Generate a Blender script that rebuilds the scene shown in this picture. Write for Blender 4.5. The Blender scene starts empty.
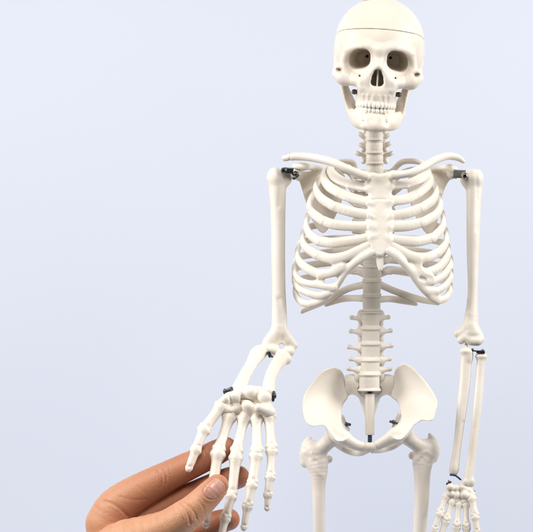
import bpy, math, random
import numpy as np
random.seed(4)

# ------------------------------------------------------------------ scale
D = 1000.0                    # camera distance to the skeleton plane, in units
S = 0.0008                    # metres per unit
CX, CY = 266.5, 266.0
BIG = 1e3
scene = bpy.context.scene
COL = scene.collection

def W(p):
    """(x, y, depth) -> metres; depth is counted towards the camera."""
    k = (D - p[2]) / D
    return ((p[0]-CX)*k*S, -p[2]*S, -(p[1]-CY)*k*S)

# ------------------------------------------------------------------ SDF kit
def vec(*a): return np.array(a, dtype=np.float32)

def smin(a, b, k):
    if k <= 0.01: return np.minimum(a, b)
    h = np.clip(0.5+0.5*(b-a)/k, 0, 1)
    return b+(a-b)*h-k*h*(1-h)

def spline(pts, n):
    """Catmull-Rom through rows of pts, n samples per span."""
    P = np.array(pts, dtype=float)
    if len(P) == 2:
        t = np.linspace(0, 1, n+1)[:, None]
        return P[0]*(1-t)+P[1]*t
    E = np.vstack([2*P[0]-P[1], P, 2*P[-1]-P[-2]])
    out = []
    for i in range(1, len(E)-2):
        for j in range(n):
            t = j/n
            a, b, c, d = E[i-1], E[i], E[i+1], E[i+2]
            out.append(.5*((2*b)+(-a+c)*t+(2*a-5*b+4*c-d)*t*t+(-a+3*b-3*c+d)*t**3))
    out.append(P[-1])
    return np.array(out)

def quadfit(ctrl):
    C = np.array(ctrl, float)
    x, y = (C[:, 0]-C[:, 0].mean())/30, (C[:, 1]-C[:, 1].mean())/30
    A = np.stack([np.ones(len(C)), x, y, x*x, x*y, y*y], 1)
    w = np.linalg.solve(A.T@A+np.diag([0, .01, .01, .08, .08, .08]), A.T@C[:, 2])
    mx, my = C[:, 0].mean(), C[:, 1].mean()
    def f(X, Y):
        a, b = (X-mx)/30, (Y-my)/30
        return w[0]+w[1]*a+w[2]*b+w[3]*a*a+w[4]*a*b+w[5]*b*b
    return f

class Shape:
    def __init__(s): s.ops = []
    def op(s, kind, lo, hi, fn, k=0.): s.ops.append((kind, np.array(lo, float), np.array(hi, float), fn, k)); return s
    # --- primitives
    def cap(s, a, b, ra, rb, k=1.5, kind='add'):
        a = np.array(a, float); b = np.array(b, float); ba = b-a; L2 = float(ba@ba)+1e-9
        def fn(X, Y, Z):
            px, py, pz = X-a[0], Y-a[1], Z-a[2]
            t = np.clip((px*ba[0]+py*ba[1]+pz*ba[2])/L2, 0, 1)
            return np.sqrt((px-ba[0]*t)**2+(py-ba[1]*t)**2+(pz-ba[2]*t)**2)-(ra+(rb-ra)*t)
        r = max(ra, rb)
        return s.op(kind, np.minimum(a, b)-r, np.maximum(a, b)+r, fn, k)
    def chain(s, pts, k=.4, n=4, kind='add', k0=None):
        """pts rows x,y,d,r : a smooth tube of varying radius"""
        Q = spline(pts, n) if n > 1 else np.array(pts, float)
        g = Shape()
        for i in range(len(Q)-1):
            g.cap(Q[i, :3], Q[i+1, :3], max(Q[i, 3], .2), max(Q[i+1, 3], .2), 0)
        return s.group(g, k, kind)
    def group(s, g, k, kind='add'):
        lo = np.min([o[1] for o in g.ops], axis=0); hi = np.max([o[2] for o in g.ops], axis=0)
        return s.op('g'+kind, lo, hi, g.ops, k)
    def ell(s, c, r, k=2., kind='add', rot=None):
        c = np.array(c, float); r = np.array(r, float)
        R = np.eye(3) if rot is None else rot
        def fn(X, Y, Z):
            p = [X-c[0], Y-c[1], Z-c[2]]
            q = [p[0]*R[j, 0]+p[1]*R[j, 1]+p[2]*R[j, 2] for j in range(3)]
            k0 = np.sqrt(sum((q[j]/r[j])**2 for j in range(3)))
            k1 = np.sqrt(sum((q[j]/r[j]**2)**2 for j in range(3)))+1e-6
            return k0*(k0-1)/k1
        m = max(r) if rot is not None else r
        return s.op(kind, c-m, c+m, fn, k)
    def ribbon(s, pts, k=.5, n=4, kind='add'):
        """pts rows x,y,d, nx,ny,nd, a (half height), b (half thickness along n)"""
        Q = spline(pts, n); g = Shape()
        for i in range(len(Q)-1):
            a, b = Q[i, :3], Q[i+1, :3]; ba = b-a; L2 = float(ba@ba)+1e-9
            na, nb = Q[i, 3:6], Q[i+1, 3:6]
            ra, rb = Q[i, 6:8], Q[i+1, 6:8]
            T = ba/math.sqrt(L2)
            na = na-T*(na@T); na = na/np.linalg.norm(na)
            nb = nb-T*(nb@T); nb = nb/np.linalg.norm(nb)
            def fn(X, Y, Z, a=a, ba=ba, L2=L2, na=na, nb=nb, ra=ra, rb=rb):
                px, py, pz = X-a[0], Y-a[1], Z-a[2]
                t = np.clip((px*ba[0]+py*ba[1]+pz*ba[2])/L2, 0, 1)
                wx, wy, wz = px-ba[0]*t, py-ba[1]*t, pz-ba[2]*t
                N = [na[j]+(nb[j]-na[j])*t for j in range(3)]
                w2 = wx*wx+wy*wy+wz*wz
                n_ = wx*N[0]+wy*N[1]+wz*N[2]
                c2 = np.maximum(w2-n_*n_, 0)
                A = ra[0]+(rb[0]-ra[0])*t; B = ra[1]+(rb[1]-ra[1])*t
                k0 = np.sqrt(c2/(A*A)+n_*n_/(B*B))
                k1 = np.sqrt(c2/A**4+n_*n_/B**4)+1e-6
                return k0*(k0-1)/k1
            r = max(ra.max(), rb.max())
            g.op('add', np.minimum(a, b)-r, np.maximum(a, b)+r, fn, 0)
        return s.group(g, k, kind)
    def plate(s, poly, depth, thick, rnd=2.5, k=1.5, kind='add', grad=.85, smooth=4):
        P = spline(list(poly)+[poly[0]], smooth)[:-1]
        def fn(X, Y, Z):
            d2 = poly_sdf(P, X, Y)
            q1 = d2+rnd
            q2 = np.abs(Z-depth(X, Y))*grad-thick(X, Y, d2)+rnd
            return np.minimum(np.maximum(q1, q2), 0)+np.sqrt(np.maximum(q1, 0)**2+np.maximum(q2, 0)**2)-rnd
        xs = np.linspace(P[:, 0].min(), P[:, 0].max(), 12); ys = np.linspace(P[:, 1].min(), P[:, 1].max(), 12)
        gx, gy = np.meshgrid(xs, ys, indexing='ij')
        ins = poly_sdf(P, gx, gy) < 6
        z = np.broadcast_to(depth(gx, gy), gx.shape)[ins]
        t = 9
        return s.op(kind, (P[:, 0].min(), P[:, 1].min(), z.min()-t), (P[:, 0].max(), P[:, 1].max(), z.max()+t), fn, k)
    def disp(s, lo, hi, fn): return s.op('disp', lo, hi, fn)
    def groove(s, line, w, amp, zlo, zhi, n=5):
        """a crease (amp>0) or ridge (amp<0) along a line, between two depths"""
        P = spline(line, n)
        def fn(X, Y, Z):
            d = None
            for i in range(len(P)-1):
                a, b = P[i], P[i+1]; ba = b-a; L2 = ba@ba+1e-9
                t = np.clip(((X-a[0])*ba[0]+(Y-a[1])*ba[1])/L2, 0, 1)
                e = (X-a[0]-ba[0]*t)**2+(Y-a[1]-ba[1]*t)**2
                d = e if d is None else np.minimum(d, e)
            q = np.clip((Z-zlo)/6., 0, 1)
            return amp*np.exp(-d/(w*w))*q*q*(3-2*q)
        m = 2.6*w
        return s.op('disp', (P[:, 0].min()-m, P[:, 1].min()-m, zlo), (P[:, 0].max()+m, P[:, 1].max()+m, zhi), fn)
    # --- evaluate
    def field(s, h):
        lo = np.min([o[1] for o in s.ops if o[0] in ('add', 'gadd')], axis=0)-3*h
        hi = np.max([o[2] for o in s.ops if o[0] in ('add', 'gadd')], axis=0)+3*h
        n = np.ceil((hi-lo)/h).astype(int)+1
        ax = [(lo[j]+h*np.arange(n[j])).astype(np.float32) for j in range(3)]
        F = np.full(n, BIG, np.float32)
        for kind, a, b, fn, k in s.ops:
            m = 0 if kind == 'disp' else (k+3*h)
            i0 = np.maximum(np.floor((a-m-lo)/h).astype(int), 0); i1 = np.minimum(np.ceil((b+m-lo)/h).astype(int)+1, n)
            if np.any(i1 <= i0): continue
            sl = tuple(slice(i0[j], i1[j]) for j in range(3))
            if kind[0] == 'g':
                G = np.full(tuple(i1-i0), BIG, np.float32)
                for _, a2, b2, fn2, _k in fn:
                    j0 = np.maximum(np.floor((a2-m-lo)/h).astype(int), i0); j1 = np.minimum(np.ceil((b2+m-lo)/h).astype(int)+1, i1)
                    if np.any(j1 <= j0): continue
                    X = ax[0][j0[0]:j1[0]][:, None, None]; Y = ax[1][j0[1]:j1[1]][None, :, None]; Z = ax[2][j0[2]:j1[2]][None, None, :]
                    q = tuple(slice(j0[t]-i0[t], j1[t]-i0[t]) for t in range(3))
                    G[q] = np.minimum(G[q], fn2(X, Y, Z).astype(np.float32))
                F[sl] = smin(F[sl], G, k) if kind == 'gadd' else -smin(-F[sl], G, k)
                continue
            X = ax[0][sl[0]][:, None, None]; Y = ax[1][sl[1]][None, :, None]; Z = ax[2][sl[2]][None, None, :]
            f = fn(X, Y, Z).astype(np.float32)
            if kind == 'add': F[sl] = smin(F[sl], f, k)
            elif kind == 'sub': F[sl] = -smin(-F[sl], f, k)
            elif kind == 'isect': F[sl] = -smin(-F[sl], -f, k)
            else: F[sl] = F[sl]+f
        return F, lo
    def mesh(s, h):
        F, lo = s.field(h)
        return surface_nets(F, lo, h)

def poly_sdf(P, X, Y):
    d = None; sgn = None
    n = len(P)
    for i in range(n):
        a, b = P[i], P[(i+1) % n]
        ex, ey = b[0]-a[0], b[1]-a[1]
        wx, wy = X-a[0], Y-a[1]
        t = np.clip((wx*ex+wy*ey)/(ex*ex+ey*ey+1e-9), 0, 1)
        q = (wx-ex*t)**2+(wy-ey*t)**2
        c1 = Y >= a[1]; c2 = Y < b[1]; c3 = ex*wy > ey*wx
        fl = (c1 & c2 & c3) | (~c1 & ~c2 & ~c3)
        if d is None: d = q; sgn = np.where(fl, -1., 1.)
        else: d = np.minimum(d, q); sgn = np.where(fl, -sgn, sgn)
    return sgn*np.sqrt(d)

def surface_nets(F, lo, h):
    F[np.abs(F) < 1e-6] = 1e-6
    neg = F < 0
    nx, ny, nz = F.shape
    cnt = np.zeros((nx-1, ny-1, nz-1), np.int8)
    for dx in (0, 1):
        for dy in (0, 1):
            for dz in (0, 1):
                cnt += neg[dx:nx-1+dx, dy:ny-1+dy, dz:nz-1+dz]
    act = (cnt > 0) & (cnt < 8)
    I = np.argwhere(act)
    idx = np.full(act.shape, -1, np.int64); idx[act] = np.arange(len(I))
    acc = np.zeros((len(I), 3)); num = np.zeros(len(I))
    cor = [np.array(c) for c in ((0,0,0),(1,0,0),(0,1,0),(1,1,0),(0,0,1),(1,0,1),(0,1,1),(1,1,1))]
    val = [F[I[:, 0]+c[0], I[:, 1]+c[1], I[:, 2]+c[2]].astype(float) for c in cor]
    for a in range(8):
        for b in range(a+1, 8):
            if np.abs(cor[a]-cor[b]).sum() != 1: continue
            m = (val[a] < 0) != (val[b] < 0)
            t = np.where(m, val[a]/np.where(m, val[a]-val[b], 1), 0)
            acc += np.where(m[:, None], cor[a]+t[:, None]*(cor[b]-cor[a]), 0); num += m
    V = (I+acc/num[:, None])*h+lo
    faces = []
    for axis in range(3):
        u, v = (axis+1) % 3, (axis+2) % 3
        sa = [slice(1, -1)]*3; sb = [slice(1, -1)]*3
        sa[axis] = slice(0, -1); sb[axis] = slice(1, None)
        A = neg[tuple(sa)]; B = neg[tuple(sb)]
        E = np.argwhere(A != B)
        if not len(E): continue
        flip = A[E[:, 0], E[:, 1], E[:, 2]]
        base = E.copy(); base[:, u] += 1; base[:, v] += 1
        q = []
        for du, dv in ((-1, -1), (0, -1), (0, 0), (-1, 0)):
            c = base.copy(); c[:, u] += du; c[:, v] += dv
            q.append(idx[c[:, 0], c[:, 1], c[:, 2]])
        q = np.stack(q, 1)
        # the depth axis makes (x,y,d)->(X,Y,Z) orientation-preserving check is done by recalc below
        q = np.where(flip[:, None], q, q[:, ::-1])
        q = q[(q >= 0).all(1)]
        faces.append(q)
    return V, np.vstack(faces)

ROOTS = {}
def emit(name, V, Fq, mat, parent=None, attr=None):
    k = (D-V[:, 2])/D
    P = np.stack([(V[:, 0]-CX)*k*S, -V[:, 2]*S, -(V[:, 1]-CY)*k*S], 1)
    off = np.zeros(3)
    p = parent
    while p is not None:
        off += np.array(p.location); p = p.parent
    me = bpy.data.meshes.new(name)
    P = P-off
    me.from_pydata(P.tolist(), [], Fq.tolist())
    me.polygons.foreach_set('use_smooth', [True]*len(me.polygons))
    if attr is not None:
        at = me.attributes.new('flush_shade', 'FLOAT', 'POINT')
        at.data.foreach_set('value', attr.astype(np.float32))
    me.materials.append(mat)
    me.update()
    o = bpy.data.objects.new(name, me); COL.objects.link(o)
    if parent is not None: o.parent = parent
    return o

def put(name, shp, mat, parent, h=.8):
    V, Fq = shp.mesh(h)
    return emit(name, V, Fq, mat, parent)

def root(name, at, label, cat):
    o = bpy.data.objects.new(name, None); COL.objects.link(o)
    o.location = W(at); o['label'] = label; o['category'] = cat
    o.empty_display_size = .02
    return o

# ------------------------------------------------------------------ materials
def new_mat(name):
    m = bpy.data.materials.new(name); m.use_nodes = True
    nt = m.node_tree
    return m, nt, nt.nodes['Principled BSDF']

def bone_mat(name, c1, c2, rough=.42, sss=.12, bump=.12, striate=False):
    m, nt, b = new_mat(name)
    N, L = nt.nodes.new, nt.links.new
    tc = N('ShaderNodeTexCoord')
    n1 = N('ShaderNodeTexNoise'); n1.inputs['Scale'].default_value = 38; n1.inputs['Detail'].default_value = 5
    L(tc.outputs['Object'], n1.inputs['Vector'])
    cr = N('ShaderNodeValToRGB')
    cr.color_ramp.elements[0].position = .35; cr.color_ramp.elements[0].color = (*c2, 1)
    cr.color_ramp.elements[1].position = .62; cr.color_ramp.elements[1].color = (*c1, 1)
    L(n1.outputs['Fac'], cr.inputs['Fac']); L(cr.outputs['Color'], b.inputs['Base Color'])
    n2 = N('ShaderNodeTexNoise'); n2.inputs['Scale'].default_value = 420; n2.inputs['Detail'].default_value = 4
    L(tc.outputs['Object'], n2.inputs['Vector'])
    n3 = N('ShaderNodeTexNoise'); n3.inputs['Scale'].default_value = 95; n3.inputs['Detail'].default_value = 3
    L(tc.outputs['Object'], n3.inputs['Vector'])
    ad = N('ShaderNodeMath'); ad.operation = 'MULTIPLY_ADD'; ad.inputs[1].default_value = 2.2
    L(n3.outputs['Fac'], ad.inputs[0]); L(n2.outputs['Fac'], ad.inputs[2])
    hgt = ad
    if striate:
        mp = N('ShaderNodeMapping'); mp.inputs['Scale'].default_value = (1000, 1000, 60)
        L(tc.outputs['Object'], mp.inputs['Vector'])
        n4 = N('ShaderNodeTexNoise'); n4.inputs['Scale'].default_value = 1; n4.inputs['Detail'].default_value = 2
        L(mp.outputs['Vector'], n4.inputs['Vector'])
        a2 = N('ShaderNodeMath'); a2.operation = 'MULTIPLY_ADD'; a2.inputs[1].default_value = 2.5
        L(n4.outputs['Fac'], a2.inputs[0]); L(ad.outputs[0], a2.inputs[2]); hgt = a2
    bp = N('ShaderNodeBump'); bp.inputs['Strength'].default_value = bump; bp.inputs['Distance'].default_value = .0012
    L(hgt.outputs[0], bp.inputs['Height']); L(bp.outputs['Normal'], b.inputs['Normal'])
    rr = N('ShaderNodeMapRange'); rr.inputs['To Min'].default_value = rough-.06; rr.inputs['To Max'].default_value = rough+.1
    L(n3.outputs['Fac'], rr.inputs['Value']); L(rr.outputs['Result'], b.inputs['Roughness'])
    b.inputs['Subsurface Weight'].default_value = sss
    b.inputs['Subsurface Radius'].default_value = (1, .7, .45)
    b.inputs['Subsurface Scale'].default_value = .002
    b.inputs['IOR'].default_value = 1.45
    return m

M = {}
M['ivory'] = bone_mat('ivory_plastic', (.79, .74, .665), (.765, .705, .615))
M['skull'] = bone_mat('skull_plastic', (.775, .71, .625), (.745, .665, .56), bump=.1, sss=.2)
M['pink'] = bone_mat('pinkish_plastic', (.775, .725, .66), (.75, .685, .615))
M['sternum'] = bone_mat('sternum_plastic', (.80, .73, .675), (.775, .70, .64), bump=.08)
M['spine'] = bone_mat('spine_plastic', (.765, .72, .65), (.735, .68, .60), bump=.2, striate=True)
M['tooth'] = bone_mat('tooth_plastic', (.82, .77, .68), (.79, .73, .62), rough=.3, bump=.03)

def metal_mat(name, c, rough, metal=1.):
    m, nt, b = new_mat(name)
    b.inputs['Base Color'].default_value = (*c, 1); b.inputs['Metallic'].default_value = metal
    N, L = nt.nodes.new, nt.links.new
    tc = N('ShaderNodeTexCoord'); n = N('ShaderNodeTexNoise'); n.inputs['Scale'].default_value = 300
    L(tc.outputs['Object'], n.inputs['Vector'])
    r = N('ShaderNodeMapRange'); r.inputs['To Min'].default_value = rough-.08; r.inputs['To Max'].default_value = rough+.15
    L(n.outputs['Fac'], r.inputs['Value']); L(r.outputs['Result'], b.inputs['Roughness'])
    return m
M['dark'] = metal_mat('dark_steel', (.10, .10, .105), .25)
M['steel'] = metal_mat('grey_steel', (.32, .30, .27), .35)
M['rod'] = metal_mat('blue_black_rod', (.02, .05, .09), .4, .2)
M['bronze'] = metal_mat('bronze_screw', (.13, .10, .07), .4, .6)

# ------------------------------------------------------------------ skeleton
skel = root('skeleton', (372, 720, -10), 'ivory white plastic skeleton model with a cut skull cap, one hand held forward', 'skeleton')

# ---- skull (built symmetric in u, v, d then rolled a little)
TH = math.radians(3.6); CS, SN = math.cos(TH), math.sin(TH)
def SK(u, v, d): return (378.3+u*CS-(v-65)*SN, 65+u*SN+(v-65)*CS, d)
ROLL = np.array([[CS, SN, 0], [-SN, CS, 0], [0, 0, 1]])
def uv(X, Y): return (X-378.3)*CS+(Y-65)*SN, 65-(X-378.3)*SN+(Y-65)*CS

def cutplane(sign, off):
    def fn(X, Y, Z):
        u, v = uv(X, Y)
        return sign*(v-(29.3+(44-Z)*.155+off))+0*Z
    return fn

def skull_base():
    s = Shape()
    s.ell(SK(0, 43, -10), (44.6, 45.5, 55), 3, rot=ROLL)
    s.ell(SK(0, 40, 12), (40.5, 38, 34), 6, rot=ROLL)
    for e in (-1, 1):
        s.ell(SK(e*23.6, 55, -6), (20.6, 25, 32), 6, rot=ROLL)          # temples
        s.chain([(*SK(e*4, 50, 43), 4.5), (*SK(e*16, 46.5, 42), 4.6), (*SK(e*29, 50, 33), 4.6), (*SK(e*34, 60, 27), 4.4), (*SK(e*35, 71, 25), 5.5)], k=5, n=3)  # brow and rim
        s.ell(SK(e*33, 77, 24), (9.5, 9, 10), 6, rot=ROLL)           # cheek bone
        s.chain([(*SK(e*33, 80, 25), 7.5), (*SK(e*24, 80.5, 31), 6.8), (*SK(e*15, 82, 36), 7)], k=5, n=2)
        s.chain([(*SK(e*36, 77.5, 20), 7), (*SK(e*38.4, 77.4, 11), 6.1), (*SK(e*40.4, 75.5, -4), 5.6), (*SK(e*39.5, 74, -14), 5), (*SK(e*35, 71, -26), 4.5)], k=3, n=3)  # arch
        s.chain([(*SK(e*4, 70, 42), 4.5), (*SK(e*9, 78, 40), 6), (*SK(e*12, 88, 38), 7)], k=4, n=2)
    s.chain([(*SK(0, 50, 43), 6), (*SK(0, 58, 43), 5.4), (*SK(0, 66, 46.5), 4.3)], k=4, n=2)   # nasal bones
    # upper jaw: elliptical block
    def jaw(X, Y, Z):
        u, v = uv(X, Y)
        wd = 20.0-.10*np.clip(96-v, -4, 20)
        q = (np.sqrt((u/wd)**2+((Z-14)/29)**2)-1)*20
        w = np.abs(v-93.5)-14
        return np.minimum(np.maximum(q, w), 0)+np.sqrt(np.maximum(q+2, 0)**2+np.maximum(w+2, 0)**2)-2
    c = SK(0, 92, 14)
    s.op('add', (c[0]-24, c[1]-15, -18), (c[0]+24, c[1]+15, 46), jaw, 5)
    s.ell(SK(0, 92, 30), (19, 12, 14), 4, rot=ROLL)
    s.chain([(*SK(0, 70, -5), 16), (*SK(0, 78, -20), 15)], k=5, n=1)
    for e in (-1, 1):
        ring = []
        for q in range(13):
            ph = q/12*2*math.pi
            uu = 18.7+13.0*math.cos(ph); rd = 41-16*min(1, max(0, (uu-9)/21))
            ring.append((*SK(e*uu, 60.1+13.0*math.sin(ph), rd-2.6-1.0*max(0, math.sin(ph))), 3.1))
        s.chain(ring, k=4, n=2)
    for e in (-1, 1):
        # eye sockets: rounded squares that narrow inwards
        def orb(X, Y, Z, e=e):
            u, v = uv(X, Y)
            rim = 41-16*np.clip((u*e-9)/21, 0, 1)
            t = np.clip((rim-Z)/38, 0, 1)
            sc = .985-.58*t**1.5
            x = np.abs(u-e*(18.7-6.0*t)); y = np.abs(v-(60.1+.12*(u*e-18)-1.5*t))
            a, b = 10.6*sc, 10.5*sc; r = 8.6*sc
            qx, qy = x-a+r, y-b+r
            d2 = np.sqrt(np.maximum(qx, 0)**2+np.maximum(qy, 0)**2)+np.minimum(np.maximum(qx, qy), 0)-r
            return np.maximum(d2*.9, 4-Z)
        c = SK(e*18, 60, 30)
        s.op('sub', (c[0]-13, c[1]-14, 0), (c[0]+13, c[1]+14, 60), orb, 1.2)
        s.cap(SK(e*12.4, 57.5, 12), SK(e*10, 56, -20), 1.5, 1.5, .6, 'sub')
        s.cap(SK(e*18.4, 77.5, 50), SK(e*17.4, 76.5, 28), .95, .95, .5, 'sub')
        s.cap(SK(e*40, 62, -2), SK(e*39.6, 75, 4), 4.2, 4.6, 4)
        s.ell(SK(e*39.2, 72.0, 29), (4.9, 2.7, 28), .7, 'sub', rot=np.array([[.97, -.2*e, 0], [.2*e, .97, 0], [0, 0, 1]])@ROLL)
        # canine fossa and suture on the cheek
        s.disp((c[0]-26, 70, 15), (c[0]+26, 100, 55), lambda X, Y, Z, e=e: 1.6*np.exp(-(((uv(X, Y)[0]-e*13)/4)**2+((uv(X, Y)[1]-88)/7)**2))*(Z > 10))
        g = [SK(e*27, 83.5, 0)[:2], SK(e*28.5, 79, 0)[:2], SK(e*27, 75, 0)[:2]]
        s.groove(g, .7, .35, 20, 55)
        for j, uu in enumerate((3, 8.5, 13.5)):                       # roots of the teeth
            s.groove([SK(e*uu, 104, 0)[:2], SK(e*uu, 96, 0)[:2]], 1.3, -.5, 20, 60)
    # nose opening
    s.chain([(*SK(0, 73.6, 60), 4.6), (*SK(0, 73.6, 30), 3.8)], k=1, n=1, kind='sub')
    for e in (-1, 1):
        s.chain([(*SK(e*2.6, 82.4, 60), 4.9), (*SK(e*2.2, 82, 29), 3.8)], k=1.8, n=1, kind='sub')
        s.chain([(*SK(e*1.5, 77.6, 60), 5.2), (*SK(e*1.2, 77.6, 29), 4)], k=1.5, n=1, kind='sub')
    # brow glabella and temple line
    for e in (-1, 1):
        s.groove([SK(e*35, 52, 0)[:2], SK(e*38, 42, 0)[:2], SK(e*36, 32, 0)[:2]], 1.6, -.5, -5, 45)
    return s
s = skull_base()
s.op('isect', (320, -60, -90), (440, 120, 70), cutplane(-1, .16), .3)
skull = put('skull', s, M['skull'], skel, .7)
s = Shape()
s.ell(SK(0, 43, -10), (44.6, 45.5, 55), 3, rot=ROLL)
s.ell(SK(0, 40, 12), (40.5, 38, 34), 6, rot=ROLL)
for e in (-1, 1): s.ell(SK(e*23.6, 55, -6), (20.6, 25, 32), 6, rot=ROLL)
s.op('isect', (320, -60, -90), (440, 120, 70), cutplane(1, -.16), .3)
put('skull_cap', s, M['skull'], skull, .8)
s = Shape(); s.chain([(377.5, -14, -8, 14), (377.5, -2, -8, 16)], n=1)
s.op('isect', (350, -10, -40), (400, 40, 30), lambda X, Y, Z: np.abs(Y+6)-6.6+0*X+0*Z, 1)
put('hanging_mount', s, M['spine'], skull, .9)
s = Shape()
s.op('add', (*SK(-1.5, 70, 0)[:2], 14), (*SK(1.5, 88, 0)[:2], 47),
     lambda X, Y, Z: np.maximum(np.maximum(np.abs(uv(X, Y)[0]-.1)-.85, np.abs(uv(X, Y)[1]-79)-9.8), np.abs(Z-27)-15.5-.25*(uv(X, Y)[1]-79)*-.3))
put('nasal_septum', s, M['tooth'], skull, .45)
for e in (-1, 1):
    s = Shape(); s.cap(SK(e*21.6, 93.3, 20), SK(e*17, 93.3, 19), 2, 2); s.cap(SK(e*21.8, 93.3, 20), SK(e*22.4, 93.3, 20), 2.7, 2.7, .3)
    put('jaw_screw', s, M['bronze'], skull, .5)

def arch_pt(t, a, b, d0):      # t along the dental arch, -1..1
    th = t*1.42
    return a*math.sin(th), d0+b*math.cos(th)
def teeth(parent, vmid, hh, n, a, b, d0, slant):
    ws = [1.0]*n
    for i in range(n):
        t = (i+.5)/n*2-1
        u, d = arch_pt(t, a, b, d0)
        tw = 1.95+.35*(abs(t) < .3)*(slant > 0)+.3*(abs(t) > .5)
        s = Shape()
        p = SK(u, vmid+random.uniform(-.25, .25)+.5*abs(t)*slant, d)
        q = SK(u*.97, vmid-slant*hh, d-1.0)
        ct, st = math.cos(t*1.42), math.sin(t*1.42)
        R = np.array([[ct, 0, -st], [0, 1, 0], [st, 0, ct]])@ROLL
        s.ell(p, (tw, hh, 1.9), .5, rot=R)
        s.ell((p[0]*.5+q[0]*.5, p[1]*.5+q[1]*.5, (p[2]+q[2])/2), (tw*.82, hh*.95, 1.7), 1, rot=R)
        put('tooth', s, M['tooth'], parent, .45)
teeth(skull, 105.2, 3.7, 14, 19.0, 27.7, 15.0, 1)

# ---- lower jaw
s = Shape()
for e in (-1, 1):
    B = np.array([e*.5, 0, .87]); N = (e*-.87, 0, .5)
    s.ribbon([(*SK(e*32.4-1.6, 80, -14), *N, 5.5, 2.6), (*SK(e*30-1.6, 90, -9), *N, 7.6, 2.8), (*SK(e*25.2-.6, 104, -2), *N, 12, 3.0), (*SK(e*23.4+.5, 114, 3), *N, 11, 3.4)], k=1, n=3)
    s.ribbon([(*SK(e*23.6+.6, 116, 0), e*.95, .2, .2, 7.4, 3.6), (*SK(e*21.8+.6, 119, 16), e*.85, .1, .5, 8.4, 3.8), (*SK(e*14.8+.4, 121, 32), e*.5, .05, .85, 9.2, 4.2), (*SK(-.6, 121.6, 38.5), e*.001, .05, 1, 9.6, 4.6)], k=2, n=4)
    s.chain([(*SK(e*17.4-.6, 110.6, 22), 2.4), (*SK(e*12-.6, 110.4, 33), 3.0), (*SK(-.6, 110, 38.4), 3.4)], k=2, n=3)
    s.ell(SK(e*7, 127, 39), (6.5, 4, 4), 4, rot=ROLL)
    s.cap(SK(e*11.5, 121.5, 48), SK(e*11.5, 121.5, 36), .6, .6, .4, 'sub')
s.ell(SK(0, 126, 41), (6, 5, 4), 4, rot=ROLL)
jaw = put('lower_jaw', s, M['skull'], skel, .7)
teeth(jaw, 110.8, 2.9, 14, 18.4, 26.5, 15.0, -1)

# ---- spine
def vertebra(x, y, d, hw, hh, tp=None, sp=True, rim=.9, tilt=0, tpw=2.6, waist=.9):
    """body with raised rims, side processes and a spinous process"""
    s = Shape()
    def body(X, Y, Z):
        yy = (Y-y-tilt*(X-x)-.06*(Z-d))/hh
        R = hw*(waist+(1-waist)*np.clip(np.abs(yy), 0, 1.0)**4)+.55*np.exp(-((np.abs(yy)-.88)*hh/1.1)**2)-.4*np.exp(-((np.abs(yy)-.62)*hh/1.2)**2)
        q = np.sqrt(((X-x))**2+((Z-d)*1.2)**2)-R
        w = (np.abs(yy)-1)*hh
        r = 1.0
        return np.minimum(np.maximum(q+r, w+r), 0)+np.sqrt(np.maximum(q+r, 0)**2+np.maximum(w+r, 0)**2)-r
    s.op('add', (x-hw-1, y-hh-2, d-hw-1), (x+hw+1, y+hh+2, d+hw+1), body, .5)
    if sp:
        s.chain([(x, y, d-hw, 3.4), (x, y+2, d-hw-14, 3), (x, y+6, d-hw-22, 2.2)], k=1.5, n=2)
    if tp:
        for e, tx, ty, td in tp:
            s.chain([(x+e*hw*.6, ty+1.2, d-hw*.75, tpw*2.0), (x+e*(hw+abs(tx-x))*.5+.0, ty+.7, (d-hw*.9+td)/2, tpw*.85), (tx, ty, td, tpw)], k=1.5, n=3)
    return s
# neck
nb_ = [127, 140, 153, 163.6, 175]
for i in range(4):
    y = (nb_[i]+nb_[i+1])/2; x = [374.4, 374.3, 374.6, 374.8][i]; hw = 8.8+.12*i
    tl = [(360, 134.6), (360.4, 145), (356.6, 153.2), (363, 163)][i]
    tr = [(388, 135.4), (389.4, 144), (392, 153.4), (386, 163)][i]
    d = -12-2.4*i
    tp = [(-1, *tl, -22), (1, *tr, -22)] if i < 3 else None
    v = vertebra(x, y, d, hw, (nb_[i+1]-nb_[i])/2+.1, tp, tpw=1.8, waist=.95)
    if i < 3:
        for e, t in ((-1, tl), (1, tr)):
            v.ell((t[0]-e*1.6, t[1]+.4, -20), (4.6, 2.4, 3.4), 1.5, rot=np.array([[.88, -.45*e, 0], [.45*e, .88, 0], [0, 0, 1]]))
            v.ell((x+e*hw*1.1, y-2.6, d-9), (3.2, 4.2, 4), 1.5)
            v.ell((x+e*hw*1.25, y+3, d-11), (2.8, 3, 4), 1.5)
    put('vertebra', v, M['spine'], skel, .55)
# chest
ty = [172 + 11.45*i for i in range(8)] + [266-2, 278, 290.5, 303.5]
tyc = [176.5, 187.5, 199, 210.5, 222, 233.5, 245, 255.8, 266.6+.6, 280.6-.3, 295-.0, 311-.0]
prev = 172.
for i in range(12):
    bot = [183, 194.5, 206, 217.5, 229, 240, 251, 262, 266+6, 287.5, 303, 0][i]
Ytop = [172, 183, 194, 205, 216, 227, 238, 248, 258, 266, 280.5, 295.5]
Ybot = Ytop[1:]+[311.3]
for i in range(12):
    y = (Ytop[i]+Ybot[i])/2; hh = (Ybot[i]-Ytop[i])/2+.1
    x = 374.6-.35*i*.8
    d = -22-14*math.sin(min(i, 9)/9*math.pi*.62) + (6 if i == 11 else 3 if i == 10 else 0)
    v = vertebra(x, y, d, 9.0+.06*i, hh, [(-1, x-19, y-1, d-18), (1, x+19, y-1, d-18)] if i < 10 else None, waist=.93)
    put('vertebra', v, M['spine'], skel, .7)
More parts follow.
